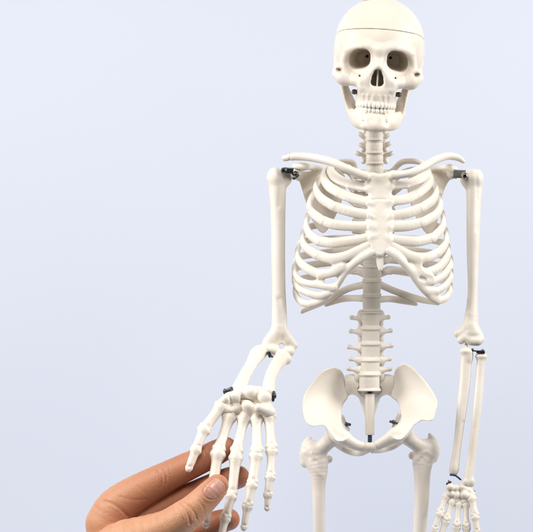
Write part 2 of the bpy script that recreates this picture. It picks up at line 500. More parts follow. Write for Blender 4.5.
# loins
Lt = [(311.8, 328, 370.8), (328.3, 343.3, 370.7), (343.6, 359.6, 370.7), (360, 373.6, 370.3), (374, 390.6, 369.4)]
tips = [((351.8, 317.6), (388.2, 317.2)), ((350.8, 331.2), (390.6, 330.6)), ((348.6, 347), (391.5, 345.6)), ((350.6, 358.8), (389.6, 358.8)), ((348.8, 368.6), (389.8, 369))]
for i, (a, b, x) in enumerate(Lt):
    d = -26+5*i
    hw = [10.2, 10.6, 10.9, 11.1, 12.0][i]
    tl, tr = tips[i]
    v = vertebra(x, (a+b)/2, d, hw, (b-a)/2+.25, [(-1, *tl, d-14), (1, *tr, d-14)], tpw=2.5, waist=.85)
    for e in (-1, 1): v.ell((x+e*hw*.95, (a+b)/2-5, d-13), (4, 5.4, 4), 2.5); v.ell((x+e*hw*.9, (a+b)/2+4, d-14), (3.6, 4.6, 4), 2.5)
    put('vertebra', v, M['spine'], skel, .6)

# ---- ribs: fronts traced, backs carried round to the spine
left = {
 1: [(332, 166), (330.5, 172), (338, 179), (350, 184.5), (366, 188)],
 2: [(326, 170), (322.6, 176), (328.5, 186), (338.5, 192.5), (350, 197.5), (368, 202)],
 3: [(322, 177), (315.6, 187), (320.5, 197.5), (333, 206), (350, 211.6), (369, 215)],
 4: [(315, 192), (309.4, 203), (311.6, 212), (322, 220.4), (337, 225), (369, 226.8)],
 5: [(310, 213), (306.2, 224), (309.5, 234), (318, 240.8), (333, 242.8), (351, 240.8), (370, 238)],
 6: [(305, 229), (302.4, 240), (306, 247.4), (316.3, 254.4), (329.5, 258.4), (343, 257), (355, 252.4), (371, 244.6)],
 7: [(300.6, 243), (297.2, 254.6), (300.4, 262.6), (308.4, 269.2), (319, 274), (331, 273), (342, 267)],
 8: [(297.6, 258), (294.2, 271), (298, 278.6), (304.5, 282.6), (315, 284.6), (325.5, 286.4), (334, 287.6)],
 9: [(296.6, 268), (294.2, 277.4), (296, 284.4), (300.8, 289.6), (309.7, 293.6), (320, 295.6), (330, 292.6)],
 10: [(297.4, 281), (295.2, 290), (297.2, 297.4), (302.4, 302.6), (309.7, 304), (319, 301.4), (327, 296.4)],
}
right = {
 1: [(424, 165), (427.5, 172), (419, 179.5), (406, 184.6), (392, 185.4)],
 2: [(427, 171), (431, 178), (427.5, 185), (418.5, 193), (407, 198.8), (391, 201)],
 3: [(432, 181), (436.6, 190), (433, 199.6), (422.6, 207.4), (407.6, 213), (391, 216)],
 4: [(437.6, 196), (440.6, 205), (436, 214.5), (423, 222.2), (407.6, 226), (391, 227)],
 5: [(441.4, 212), (443.4, 222), (441, 229.5), (433, 237.6), (418, 241.4), (406, 241), (390.5, 239.6)],
 6: [(444.6, 229), (446.4, 238), (444.6, 245.6), (438, 252.6), (427, 257.4), (412.7, 256.6), (400, 250.8), (389.6, 244.8)],
 7: [(447, 245), (448.2, 253), (446, 259), (438.4, 267.6), (428, 272.4), (416.5, 273)],
 8: [(449.6, 257), (450.4, 264.6), (448, 269.4), (442, 276.4), (432.6, 281.6), (423, 281.6)],
 9: [(449.6, 269), (450.6, 276.4), (448.6, 281), (443.7, 287), (436.4, 291), (427, 290.4)],
 10: [(449, 283), (450, 290), (448.4, 294.6), (444.4, 298.6), (438, 300.4), (431, 297)],
}
XS = 376.
yv = {1: 172.5, 2: 183.5, 3: 195, 4: 206, 5: 217, 6: 228, 7: 239, 8: 250, 9: 261, 10: 271.5}
CART = {-1: [], 1: []}; STER = {-1: [], 1: []}
def rib(pts, k, e):
    xl = max(abs(p[0]-XS) for p in pts)*1.015
    dst = {1: 27, 2: 31, 3: 34, 4: 35, 5: 36.5, 6: 37.5, 7: 38, 8: 37, 9: 35, 10: 32}[k]
    cd = -10.
    out = []
    ilat = max(range(len(pts)), key=lambda i: abs(pts[i][0]-XS))
    for i, (x, y) in enumerate(pts):
        t = min(abs(x-XS)/xl, .999)
        d = (dst-cd)*(1-t**2.4)**(1/2.4)
        if i < ilat: d = -d*.8
        elif k >= 7: d *= .97
        d += cd
        out.append([x, y, d])
    x1, y1, _ = out[0]
    y0 = yv[k]
    w = abs(x1-XS)
    rise = {1: -9, 2: -9, 3: -9, 4: -8, 5: -6, 6: -4, 7: -2, 8: 0, 9: 0, 10: 0}[k]
    bk = [[374+e*10, y0, -42], [374+e*18, y0-1.5, -50]]
    bk.append([XS+e*w*.55, y0*.8+y1*.2+rise, -57 if k > 1 else -45])
    bk.append([XS+e*w*.86, y0*.38+y1*.62+rise*.7, -44 if k > 1 else -32])
    allp = bk+out
    rows = []
    n = len(allp)
    for i, (x, y, d) in enumerate(allp):
        N = np.array([(x-XS)/(xl**2)*1.0, 0, (d-cd)/(46.**2)])
        N = N/(np.linalg.norm(N)+1e-9)
        if k == 1: N = N+np.array([0, -1.1, .2])
        if k == 2: N = N+np.array([0, -.35, 0])
        N = N/np.linalg.norm(N)
        f = i/(n-1)
        a = 3.0+2.15*min(1, max(0, (f-.2)/.45))
        if k == 7: a *= .92
        if k >= 8: a = (3.7 if e < 0 else 4.1)
        b = 2.3+.4*f
        if i == 0: a, b = 3.4, 3
        rows.append((x, y, d, *N, a, b))
    cut = None
    if k < 7:
        cut = len(bk)+ilat+2
        last = list(rows[-1]); last[6] = 5.0; rows[-1] = tuple(last)
        (STER if k < 6 else CART)[e].append([tuple(r) for r in rows[cut:]]+[] if k == 6 else [tuple(r) for r in rows[cut:]]+[(last[0]-e*3, last[1]+.2, last[2]-1.6, *last[3:6], 4.8, 2.0)])
        rows = rows[:cut+1]
    else:
        cut = len(bk)+ilat+3
        CART[e].append([tuple(r) for r in rows[cut:]])
        rows = rows[:cut+1]
    s = Shape(); s.ribbon(rows, k=.6, n=5)
    # the slight swelling where bone meets cartilage
    j = out[min(ilat+2, len(out)-1)]
    s.groove([(j[0]-1.2, j[1]-5), (j[0]+1.2, j[1]+5)], .6, .2, 0, 60, n=2)
    return s
for e, tab in ((-1, left), (1, right)):
    for k, pts in tab.items():
        put('rib', rib(pts, k, e), M['ivory'], skel, .85)
# floating ribs
for pts in ([(363, 285, -42, 3.6), (352, 287.4, -50, 3.4), (341, 292, -50, 3.4), (323, 301.6, -38, 3.3), (302, 311.4, -20, 2.4)],
            [(362.5, 298.4, -40, 3.4), (352, 298.2, -48, 3.2), (341, 299.2, -50, 3.3), (326, 304.2, -46, 2.6)],
            [(380, 284.6, -42, 3.6), (392, 290, -50, 3.4), (404, 294.4, -50, 3.4), (420, 299.4, -40, 3.3), (438, 303, -24, 2.4)],
            [(380, 299.4, -40, 3.4), (390, 299, -48, 3.2), (402, 300.6, -50, 3.4), (416, 303.6, -46, 2.4)]):
    s = Shape()
    s.ribbon([(p[0], p[1], p[2], (p[0]-XS)/60., .1, -1+.03*i*0, p[3]*1.05, p[3]*.65) for i, p in enumerate(pts)], k=.6, n=5)
    put('rib', s, M['ivory'], skel, .7)
# ---- breastbone
def ster_d(X, Y): return 26.6+.165*(Y-180)+0*X
s = Shape()
s.plate([(367, 173.4), (372, 172.2), (379, 174), (386, 172.4), (391.4, 171.6), (393.4, 178), (392.4, 186), (391.4, 193), (391.8, 200), (391.2, 207), (391.4, 214), (391, 220), (391.2, 227), (390.6, 234), (390.6, 241), (389.6, 247), (387, 252), (381, 256.5), (374.5, 254.5), (371, 248), (369.6, 241), (369.6, 234), (369.2, 227), (369.4, 220), (369.2, 214), (369.4, 207), (368.8, 200), (368.8, 193), (366.4, 186), (365.4, 178)],
        ster_d, lambda X, Y, d2: 4.2+0*X, rnd=2.8, grad=.98, smooth=3)
s.plate([(374.4, 248), (386.6, 248), (385.4, 255), (384, 261), (383.4, 267), (382, 270.6), (379.6, 271), (378, 268.6), (376.2, 262)], lambda X, Y: 36.6+.1*(Y-255)+0*X, lambda X, Y, d2: 2.8+0*X, rnd=2.2, k=3, smooth=3)
for e in (-1, 1):
    for rows in STER[e]: s.ribbon(rows, n=4, k=4)
s.groove([(371, 199.6), (380, 199.2), (391, 199.6)], .6, .45, 20, 60)
put('sternum', s, M['ivory'], skel, .7)

# costal arches, with the ends of ribs 7 to 10 run into them
for e, arch in ((-1, [(372, 252, 40, 4.3), (363, 257.2, 39, 4.3), (354.4, 263, 36, 4.2), (346.6, 270.4, 33, 3.8), (340.6, 280, 30, 3.1), (335.6, 287.4, 26, 3.4), (328, 295, 21, 3.6), (318.6, 301.6, 16, 3.4)]),
                (1, [(388.4, 250.8, 40, 4.3), (396.5, 255.8, 39.4, 4.3), (404.2, 263.6, 37, 4.1), (411, 271.4, 34, 4.3), (416.8, 279.8, 31, 4.4), (424, 288.6, 27, 4.6), (432, 295.4, 21, 4.8), (439.4, 300.4, 14, 4.2)])):
    s = Shape()
    s.ribbon([(x, y, d, e*.4, 0, 1, a, 3) for x, y, d, a in arch], n=4, k=3)
    for rows in CART[e]:
        if len(rows) > 1: s.ribbon(rows, n=4, k=1.8)
    # the web of cartilage that fuses the rib ends, pierced by oval gaps
    poly, dp = (([(345, 255.5), (350, 261), (346.5, 270), (341.6, 280), (337, 288), (329, 296.5), (319, 302.8), (311, 304), (311.4, 299), (315, 295.6), (326, 294), (329.6, 291), (327.4, 288), (316, 286), (317, 280), (320, 275), (331, 271), (332.4, 266.6), (331, 259)],
                 [(343, 258, 33), (331, 273, 32), (317, 280, 26), (325, 286, 24.5), (336, 288, 26.5), (320, 296, 20), (312, 304, 16), (348, 265, 34)]) if e < 0 else
                ([(409.6, 263), (411, 256.6), (416, 256), (421.6, 257.6), (422, 265), (424, 270), (427.6, 274), (433.6, 275), (434, 279), (431, 281), (430, 286), (433, 291), (438, 292.6), (439.4, 297), (439, 302), (431, 297), (422, 287), (414, 276), (407, 267)],
                 [(410, 260, 35), (422, 262, 33), (430, 276, 28), (428, 284, 26), (436, 292, 20), (440, 299, 15), (414, 274, 33), (424, 288, 26)]))
    qf = quadfit([(x, y, d-2.2) for x, y, d in dp])
    web = lambda X, Y, qf=qf: np.clip(qf(X, Y), 8, 31)-.25*np.clip(266-Y, 0, 12)
    s.plate(poly, web, lambda X, Y, d2: 2.3+0*X, rnd=1.9, k=3.5, smooth=3)
    oval = ([(326.8, 281.2), (335, 279.4)], 2.7) if e < 0 else ([(420.6, 278), (424.4, 279.8)], 1.6)
    (xa, ya), (xb, yb) = oval[0]
    def hole(X, Y, Z, xa=xa, ya=ya, xb=xb, yb=yb, r=oval[1]):
        t = np.clip(((X-xa)*(xb-xa)+(Y-ya)*(yb-ya))/((xb-xa)**2+(yb-ya)**2), 0, 1)
        return np.sqrt((X-xa-t*(xb-xa))**2+(Y-ya-t*(yb-ya))**2)-r+0*Z
    s.op('sub', (xa-5, min(ya, yb)-5, 0), (xb+5, max(ya, yb)+5, 60), hole, 1.2)
    put('costal_cartilage', s, M['ivory'], skel, .75)

# ---- collar bones
s = Shape()
s.ribbon([(366, 176, 34, 0, .2, 1, 4.8, 4.4), (357, 173, 36, 0, .2, 1, 4.2, 3.8), (345, 167.6, 36, 0, .2, 1, 4.0, 3.6), (331, 161.8, 30, 0, .3, 1, 4.2, 3.6), (314, 157.8, 18, 0, .4, 1, 4.4, 3.4), (297, 156.4, 4, 0, .4, 1, 4.3, 3.2), (284.6, 158.4, -4, .3, .4, 1, 3.2, 2.6)], n=5)
s.groove([(291, 152), (289.6, 161)], .9, .5, -20, 30, n=2)
put('clavicle', s, M['ivory'], skel, .7)
s = Shape()
s.ribbon([(393, 175, 34, 0, .2, 1, 4.8, 4.4), (402, 174.4, 36, 0, .2, 1, 4.0, 3.7), (412, 172.4, 36, 0, .2, 1, 4.1, 3.6), (423, 167.4, 31, 0, .3, 1, 4.2, 3.6), (435, 160.2, 22, 0, .4, 1, 4.3, 3.4), (447, 156.2, 8, 0, .4, 1, 4.0, 3.2), (457, 157.6, -2, -.3, .4, 1, 3.6, 2.8), (463.4, 161.4, -6, -.3, .4, 1, 2.2, 2.0)], n=5)
put('clavicle', s, M['ivory'], skel, .7)

# ---- shoulder blades
s = Shape()
s.plate([(295.5, 169), (305, 171.5), (318, 169), (328, 166), (342, 172), (346, 184), (340, 206), (329, 228), (322, 233), (314, 224), (308.5, 211), (303.5, 195), (299, 180)],
        lambda X, Y: -24-.62*(X-297)+.08*(Y-170), lambda X, Y, d2: 1.9+2.2*np.exp(d2/3.)+1.8*np.exp(-((X-297)**2+(Y-173)**2)/60.), rnd=1.6, smooth=3)
s.chain([(322, 169, -46, 2.5), (312, 167.4, -24, 3), (302, 166.6, -10, 3.4), (294.6, 165.8, -2, 2.6)], k=3, n=3)
s.ell((302, 166.8, 0), (9, 4.2, 4.4), 2)
s.ell((297.5, 174, -20), (4.5, 6.5, 6), 3)
put('scapula', s, M['ivory'], skel, .75)
s = Shape()
s.plate([(455, 171), (446, 171), (436, 170), (424, 168), (411, 174), (407, 186), (412, 208), (423, 230), (431, 234), (437, 224), (440.5, 205), (443.5, 192), (449, 181), (454.5, 177)],
        lambda X, Y: -26+.55*(X-452)+.06*(Y-170), lambda X, Y, d2: 1.9+2.2*np.exp(d2/3.)+1.8*np.exp(-((X-452)**2+(Y-173)**2)/60.), rnd=1.6, smooth=3)
s.chain([(430, 170, -42, 2.4), (440, 168.4, -22, 3), (449, 167.4, -8, 3.6), (455, 169.6, -4, 3)], k=3, n=3)
s.ell((451.5, 173, -12), (5, 6.5, 6), 3)
put('scapula', s, M['ivory'], skel, .75)

# ---- upper arms
s = Shape()
s.chain([(277.2, 180, -4, 9.2), (277.6, 192, -3, 8.4), (278, 206, -2, 7.6), (278.2, 230, 0, 7.1), (278.3, 260, 4, 6.9), (278.8, 290, 8, 6.8), (279.4, 316, 11, 7.6), (279.6, 332, 13, 8.2)], k=1, n=3)
s.ell((275.6, 176.5, -3), (8.6, 9.4, 9), 4)
s.ell((284.8, 177.5, -6), (7.6, 9.2, 8.4), 4)
s.groove([(280, 168), (280.4, 180), (279, 206)], 2.2, .7, -10, 30)
s.chain([(279.6, 328, 13, 6), (289, 340, 12, 5.4), (294.2, 345.4, 12, 4)], k=3, n=2)
s.chain([(279.6, 328, 13, 6), (270, 340, 13, 6), (265.6, 348, 14, 5.4)], k=3, n=2)
s.chain([(264.5, 351, 16, 5), (272, 349.6, 17, 5), (282, 352, 16, 4.6), (290, 351.6, 15, 4.8)], k=3, n=2)
s.ell((278.6, 341, 13), (10, 9, 6), 4)
s.cap((281.4, 346.6, 50), (281.4, 346.6, -20), 2.7, 2.7, 1.2, 'sub')
s.groove([(279, 300), (281, 316), (282, 334), (282, 340)], 3.2, 1.4, 8, 40)
put('humerus', s, M['ivory'], skel, .75)
s = Shape()
s.chain([(473, 180, -8, 9), (474, 190, -7, 7.9), (473.6, 206, -6, 7.2), (473.2, 230, -5, 6.8), (472.8, 260, -4, 5.9), (472.8, 285, -3, 5.1), (472.2, 304, -2, 5.6), (471, 320, -1, 7.4), (470, 332, 0, 8)], k=1, n=3)
s.ell((468, 178.5, -8), (8, 9.6, 8.6), 4)
s.ell((476, 177.5, -6), (7.2, 8.8, 8.8), 4)
s.groove([(475.5, 166), (476.6, 180), (477.4, 205), (477, 230)], 2.2, .7, -10, 30)
s.chain([(470, 326, 0, 6), (463, 332.6, 0, 5.4), (458, 333.8, 0, 4.2)], k=3, n=2)
s.chain([(470, 326, 0, 6), (476.6, 334, 0, 6), (480.4, 339, 1, 4.2)], k=3, n=2)
s.chain([(461, 340.6, 3, 3.8), (465, 338, 3, 4.6), (471, 340.6, 3, 5), (477.6, 341, 3, 4.8)], k=2.5, n=2)
s.chain([(466.2, 337, 14, 1.7), (466, 345, 14, 2.2), (465.8, 352, 14, 2.6)], kind='sub', n=1, k=.8)
s.chain([(466.2, 337, 2, 1.7), (466, 345, 2, 2.2), (465.8, 352, 2, 2.6)], kind='sub', n=1, k=.8)
s.groove([(467, 318), (466.4, 330)], 3, 1.0, 0, 30)
put('humerus', s, M['ivory'], skel, .7)

# ---- forearms
s = Shape()   # raised arm, thumb side
s.chain([(259.4, 352.4, 20, 7.6), (256.4, 356, 26, 7.6), (251.4, 364, 44, 5.9), (245.6, 374, 72, 6.0), (241.4, 383, 98, 6.6), (238, 391, 116, 7.6)], k=1.2, n=4)
s.ell((258.8, 352.2, 20), (8.4, 4.6, 8), 2)
put('radius', s, M['ivory'], skel, .75)
s = Shape()
s.chain([(281.4, 356.4, 16, 7.2), (280, 360, 22, 7.4), (274.6, 368, 44, 6.2), (270.6, 377, 72, 6.0), (269, 384, 96, 6.2), (268.4, 392, 116, 7)], k=1.2, n=4)
s.ell((281.8, 353.6, 18), (6.8, 4.4, 7), 2)
s.ell((287.6, 359, 20), (4.2, 5.4, 5), 2.5)
put('ulna', s, M['ivory'], skel, .75)
s = Shape()   # hanging arm
s.chain([(466.2, 352, 2, 5), (466, 360, 2, 5.4), (465, 380, 4, 5.4), (461.6, 410, 8, 4.9), (458, 440, 12, 4.2), (455.6, 458, 14, 4.3), (454.2, 468, 15, 5), (453.6, 471.5, 15, 4.6)], k=1, n=4)
s.ell((466.2, 351.4, 3), (6.4, 3.6, 6), 3)
s.ell((468.6, 357, 3), (4.6, 6, 4.6), 3)
s.cap((466.2, 350, 2), (466.2, 342, 1), 1.7, 1.5, 1)
s.groove([(471, 352), (469, 380), (464, 420)], 1.4, -.8, 2, 20)
put('ulna', s, M['ivory'], skel, .65)
s = Shape()
s.chain([(481.3, 357.6, 2, 5), (480.8, 364, 3, 4.1), (479.6, 380, 5, 4.3), (477.6, 405, 9, 4.4), (474.2, 435, 13, 4), (471.6, 458, 16, 4), (469, 474, 18, 4.8), (467.6, 481, 19, 5)], k=1, n=4)
s.ell((481.3, 356.4, 2), (6.2, 3.6, 5.8), 1.4)
s.ell((466, 483, 20), (4.4, 4.4, 4.4), 2); s.ell((471.4, 482, 19), (3.6, 5, 4), 2)
put('radius', s, M['ivory'], skel, .6)

# ---- hands of the skeleton
def bone(a, b, r0, rm, r1, k=.8, knob=0., bow=0.):
    a = np.array(a, float); b = np.array(b, float)
    s = Shape()
    L = b-a
    m = lambda t: a+L*t+np.array([0, 0, bow*math.sin(math.pi*t)])
    s.chain([(*m(.0), r0*.96), (*m(.11), r0), (*m(.3), (rm*1.6+r0*.4)/2), (*m(.52), rm), (*m(.74), (rm*1.5+r1*.5)/2), (*m(.9), r1), (*m(1.), r1*.95)], k=k, n=3)
    T = L/np.linalg.norm(L); Sx = np.array([T[1], -T[0], 0]); Sx = Sx/(np.linalg.norm(Sx)+1e-9)
    if knob:
        for e in (-1, 1):
            c = m(.93)+Sx*e*r1*.66+np.array([0, 0, r1*.2]); s.ell(c, (r1*knob,)*3, 1.4)
            c = m(.08)+Sx*e*r0*.62+np.array([0, 0, r0*.2]); s.ell(c, (r0*knob,)*3, 1.4)
        c = m(.86)
        s.disp(c-r1*1.6, c+r1*1.6, lambda X, Y, Z, c=c: .8*np.exp(-((X-c[0])**2+(Y-c[1])**2)/(r1*.42)**2)*(Z > c[2]))
    return s

hand = Shape()
for x, y, d, r in ((250.4, 393, 128, 8.8), (241, 393.4, 127, 6.8), (235.4, 397.4, 130, 7.4), (259, 391.6, 127, 6), (264.4, 397.4, 131, 7.2), (228.6, 399, 131, 6.4), (224.6, 402.6, 133, 5.2),
                   (247.3, 406.6, 133, 7.8), (247.6, 413, 132, 7), (235.8, 409.6, 132, 6.6), (229, 411.6, 133, 5.6), (256.6, 413, 131, 6.4), (266.4, 409, 131, 7.6), (270, 414, 130, 5.6)):
    hand.ell((x, y, d), (r*random.uniform(.92, 1.05), r*random.uniform(.88, 1.0), r*.9), 2.8)
hand.chain([(252, 398, 122, 8), (240, 402, 122, 9), (262, 402, 122, 8)], n=1, k=2)
hand.chain([(270, 412.6, 134, 6), (264, 410, 140, 5.6), (258.4, 408, 144, 4.9)], n=2, k=1.8)
hand.ell((264, 396.6, 141), (3.4, 4.2, 3), 2, 'sub')     # the hook
hand.chain([(221, 405, 133, 5.4), (226, 399, 136, 4.6), (229, 396, 134, 4)], n=2, k=1.6)
hand.chain([(224, 410, 135, 4.6), (230, 410, 136, 4.6)], n=1, k=1.6)
hand.groove([(241, 399), (248, 399.4), (255, 402.4)], .8, 1.2, 125, 160)
hand.groove([(241.6, 396), (241, 404), (242, 414)], .9, 1.2, 125, 160)
hand.groove([(252, 402), (254, 412)], .8, .7, 125, 160)
hand.groove([(228.6, 395), (231, 402), (231.4, 409)], .9, 1.1, 125, 160)
wrist = put('wrist_bones', hand, M['ivory'], skel, .65)
FB = [  # start, end, radii
 ((221.5, 406, 134), (205.4, 427.6, 146), 6.6, 4.9, 6.2), ((203.8, 430.4, 147), (196.6, 447.6, 154), 6.2, 4.6, 5.0), ((195.6, 450.6, 155), (189.2, 467.4, 160), 5.2, 3.9, 3.6),
 ((229.4, 416.6, 134), (218.8, 449.4, 150), 6.6, 4.7, 6.6), ((217.9, 454, 151), (213.6, 481, 160), 7.2, 5.0, 5.6), ((212.6, 484.6, 161), (209.4, 503, 165), 5.5, 4.2, 4.8), ((208.8, 506, 165), (206.2, 523.6, 166), 4.6, 3.4, 3.4),
 ((244, 418, 134), (236.6, 450.6, 150), 6.5, 4.5, 6.4), ((235.8, 457, 152), (232, 493.6, 163), 6.6, 4.7, 5.4), ((231.2, 497.4, 164), (226.4, 515, 168), 5.2, 4.2, 5.0), ((225.2, 519, 168), (220.6, 538, 170), 4.9, 3.6, 3.4),
 ((256.2, 419, 134), (256.8, 450, 150), 6.3, 4.4, 6.2), ((256, 455.6, 151), (252.6, 481.6, 161), 6.4, 4.6, 5.3), ((251.8, 486, 162), (248.4, 503, 166), 5.3, 4.1, 5.0), ((247.4, 507, 166), (244.2, 526.4, 168), 4.9, 3.4, 3.3),
 ((268.6, 415, 132), (271.6, 447, 146), 6.8, 4.3, 5.9), ((271.6, 451.4, 147), (270.6, 474.6, 156), 5.7, 4.0, 4.9), ((270, 478.4, 157), (268.2, 493.2, 160), 4.9, 3.9, 4.4), ((267.8, 496.2, 160), (267.2, 507, 161), 4.2, 2.9, 2.8)]
for a, b, r0, rm, r1 in FB:
    a = np.array(a); b = np.array(b); T = (b-a)/np.linalg.norm(b-a)
    put('finger_bone', bone(a-T*2.1, b+T*2.1, r0*1.0, rm*1.05, r1*.92, knob=.54, k=1.8), M['ivory'], wrist, .55)

hand = Shape()
for x, y, d, r in ((450.2, 487.4, 26, 4.2), (456, 488.6, 20, 4.6), (462.6, 488, 20, 4.6), (468, 491, 20, 4.6), (450.6, 494, 22, 4.8), (457, 496, 22, 4.8), (464.4, 495.4, 23, 5), (470, 497.4, 22, 4.4), (457.4, 501.4, 22, 4), (464.6, 502, 22, 4.2), (471.6, 493.6, 20, 4)):
    hand.ell((x, y, d), (r, r*.95, r), 1.7)
hand.chain([(453, 491, 16, 5), (466, 494, 16, 5)], n=1)
hand.groove([(459.6, 490), (460.6, 500)], .6, .5, 18, 40); hand.groove([(448, 490.6), (455, 491.4)], .6, .5, 18, 40)
wrist2 = put('wrist_bones', hand, M['ivory'], skel, .5)
FB2 = [
 ((446.4, 497, 22), (440.4, 511.4, 27), 3.8, 2.5, 3.6), ((439.6, 514.6, 28), (435, 528, 31), 3.5, 2.4, 3), ((434.4, 530.6, 31), (431, 540, 33), 3, 2.2, 2.6), ((430.6, 542.4, 33), (428.6, 550, 34), 2.6, 1.8, 1.8),
 ((452, 502.6, 23), (446.6, 518.2, 28), 3.5, 2.3, 3.7), ((445.6, 521.6, 28), (439.6, 540, 32), 3.6, 2.4, 3.1), ((439, 543, 32), (435.8, 555, 34), 3.1, 2.2, 2.7), ((435.4, 557.6, 34), (433.6, 567, 35), 2.7, 1.8, 1.9),
 ((458.6, 504.6, 23), (456.8, 524, 29), 3.5, 2.3, 3.7), ((456.4, 527.6, 29), (454.6, 548, 33), 3.6, 2.4, 3.1), ((454.4, 551, 33), (453.4, 564, 35), 3.1, 2.2, 2.7), ((453.2, 567, 35), (452.8, 576, 36), 2.7, 1.8, 1.9),
 ((465.8, 505, 23), (466.4, 524.6, 29), 3.5, 2.3, 3.7), ((466.6, 528, 29), (467, 547, 33), 3.6, 2.4, 3.1), ((467, 550, 33), (467.2, 562, 35), 3.1, 2.2, 2.7), ((467.2, 565, 35), (467.4, 573, 36), 2.7, 1.8, 1.9),
 ((472, 499, 24), (475, 514.6, 29), 4, 2.7, 3.8), ((475.4, 518, 30), (477, 531, 33), 3.6, 2.5, 3), ((477.2, 534, 33), (478, 543, 35), 3, 2.0, 2)]
for a, b, r0, rm, r1 in FB2:
    put('finger_bone', bone(np.array(a)-(np.array(b)-np.array(a))/12, np.array(b)+(np.array(b)-np.array(a))/12, r0*1.06, rm*1.2, r1*1.0, knob=.5, k=1), M['ivory'], wrist2, .5)

# ---- pelvis
ilL = quadfit([(303, 404, 16), (312, 383, 8), (334, 367, -12), (343, 375, -26), (346, 394, -24), (306, 420, 28), (320, 400, -4), (330, 385, -14), (334, 420, 10), (325, 424, 16)])
s = Shape()
s.plate([(334.5, 366.6), (341, 370.4), (344.3, 377), (345.4, 386), (348.4, 396.6), (344, 403), (341.4, 411), (341.6, 422), (345, 431.6), (347, 436.4), (343, 441), (336, 440.6), (330.4, 431.6), (325.6, 426.4), (320, 425.4), (315, 426.4), (308.6, 425), (305, 420), (303, 412.4), (302.6, 401), (305.6, 391.5), (311, 383.6), (318, 375.4), (324.6, 369.4)],
        ilL, lambda X, Y, d2: 2.6+1.9*np.exp(d2/2.6)+2.4*np.exp(-((X-334)**2+(Y-430)**2)/90.)-1.2*np.clip((Y-432)/8, 0, 1), rnd=2.3, smooth=2)
s.chain([(334, 430, float(ilL(334, 430)), 7), (339, 435.6, float(ilL(339, 435))+1, 7.2), (346.6, 440, float(ilL(344, 436))+.5, 6.4), (356, 445, .5*float(ilL(344, 436))+14, 5.4), (364, 447, 28, 4.8), (367.6, 447, 29, 4.9)], k=5, n=3)
s.chain([(336, 440, -2, 6), (343, 447, -12, 4.6), (352, 452, -4, 3.6), (360, 453, 12, 3.2), (367, 450, 24, 3.4)], k=2, n=3)
s.chain([(341.6, 417, -14, 2.6), (345, 424, -17, 2.2), (348.2, 429.6, -18, 1.8)], k=2, n=2)
s.ell((331, 428, 12), (4, 4.5, 5), 3)
s.groove([(330.6, 428.4), (333, 426.6)], 1.4, .9, 5, 40)
s.ell((341, 436.6, 29), (8, 5.6, 7), 6)
hipL = put('hip_bone', s, M['ivory'], skel, .75)
ilR = quadfit([(437, 404, 16), (428, 385, 8), (404, 363, -12), (395, 374, -26), (391, 394, -24), (432, 418, 28), (418, 398, -4), (408, 384, -14), (403, 418, 10), (415, 422, 14)])
s = Shape()
s.plate([(404, 362.8), (399, 365.6), (394.6, 371.5), (393.4, 380), (392.6, 388), (390.4, 396.4), (396, 400.6), (400, 407), (401.4, 417), (398, 427), (393, 432), (393.6, 438), (400, 440), (406, 435), (411, 428.6), (415.6, 424.4), (422, 420.4), (428, 421), (433, 419.6), (435.6, 412), (437.6, 404), (435.4, 396), (430.4, 388), (424.4, 380), (417, 372), (411, 366.4)],
        ilR, lambda X, Y, d2: 2.6+1.9*np.exp(d2/2.6)+2.4*np.exp(-((X-404)**2+(Y-428)**2)/90.)-1.2*np.clip((Y-430)/8, 0, 1), rnd=2.3, smooth=2)
s.chain([(404, 428, float(ilR(404, 428)), 7), (399, 433.4, float(ilR(399, 433))+1, 7.2), (391, 438.2, float(ilR(394, 434))+.5, 6.4), (382, 443, .5*float(ilR(394, 434))+14, 5.4), (376, 446, 27, 4.6), (372, 447, 29, 4.9)], k=5, n=3)
s.chain([(402, 438, -2, 5), (394, 445, -8, 4), (386, 448.6, 4, 3.4), (379, 450, 16, 3.2), (372.6, 450, 24, 3.4)], k=2, n=3)
s.chain([(400, 414, -14, 2.6), (397, 421, -17, 2.4), (393.6, 427, -18, 2)], k=2, n=2)
s.groove([(413.4, 424.4), (411, 426.6)], 1.2, .9, 5, 40)
s.ell((397, 434.6, 29), (8, 5.6, 7), 6)
hipR = put('hip_bone', s, M['ivory'], skel, .75)
s = Shape(); s.chain([(345.6, 424, -16, 1.6), (349.6, 424.6, -14, 1.6)], n=1); s.ell((346.4, 424.4, -15), (1.4, 2.6, 2.6), .4); put('hip_screw', s, M['dark'], hipL, .45)
s = Shape(); s.chain([(397, 423, -16, 1.4), (390.6, 421.6, -13, 1.4)], n=1); s.ell((393.4, 422.2, -14), (1.3, 2.6, 2.6), .4); put('hip_screw', s, M['dark'], hipR, .45)
# the sacrum between the hip bones
s = Shape()
for e, xa in ((-1, 347.4), (1, 390.6)):
    s.chain([(369.6+e*6, 388, -26, 10), (369.6+e*14, 384.5, -28, 10.5), (xa-e*1.2, 383, -27, 8.4)], k=3, n=2)
    s.ell((xa-e*.6, 387, -26), (4, 9, 6), 3)
s.chain([(369.5, 392, -26, 12), (369.5, 396, -34, 11), (369.5, 410, -52, 7), (369.5, 420, -58, 4)], k=3, n=3)
s.op('isect', (300, 340, -100), (440, 440, 40), lambda X, Y, Z: np.maximum(344.3+.0*Y-X+.9*np.sin((Y-374)/22*3.1), X-(394.0-.12*np.maximum(Y-386, 0)))-.0+0*Z, .6)
put('sacrum', s, M['ivory'], skel, .75)
s = Shape()
s.op('add', (355, 380, -28), (385, 402, 2), lambda X, Y, Z: np.sqrt(((X-369.8)/12.5)**2+((Z+14)/12)**2+((Y-390)/8.5)**2)*9-9, .5)
put('spine_flange', s, M['steel'], skel, .6)
s = Shape()
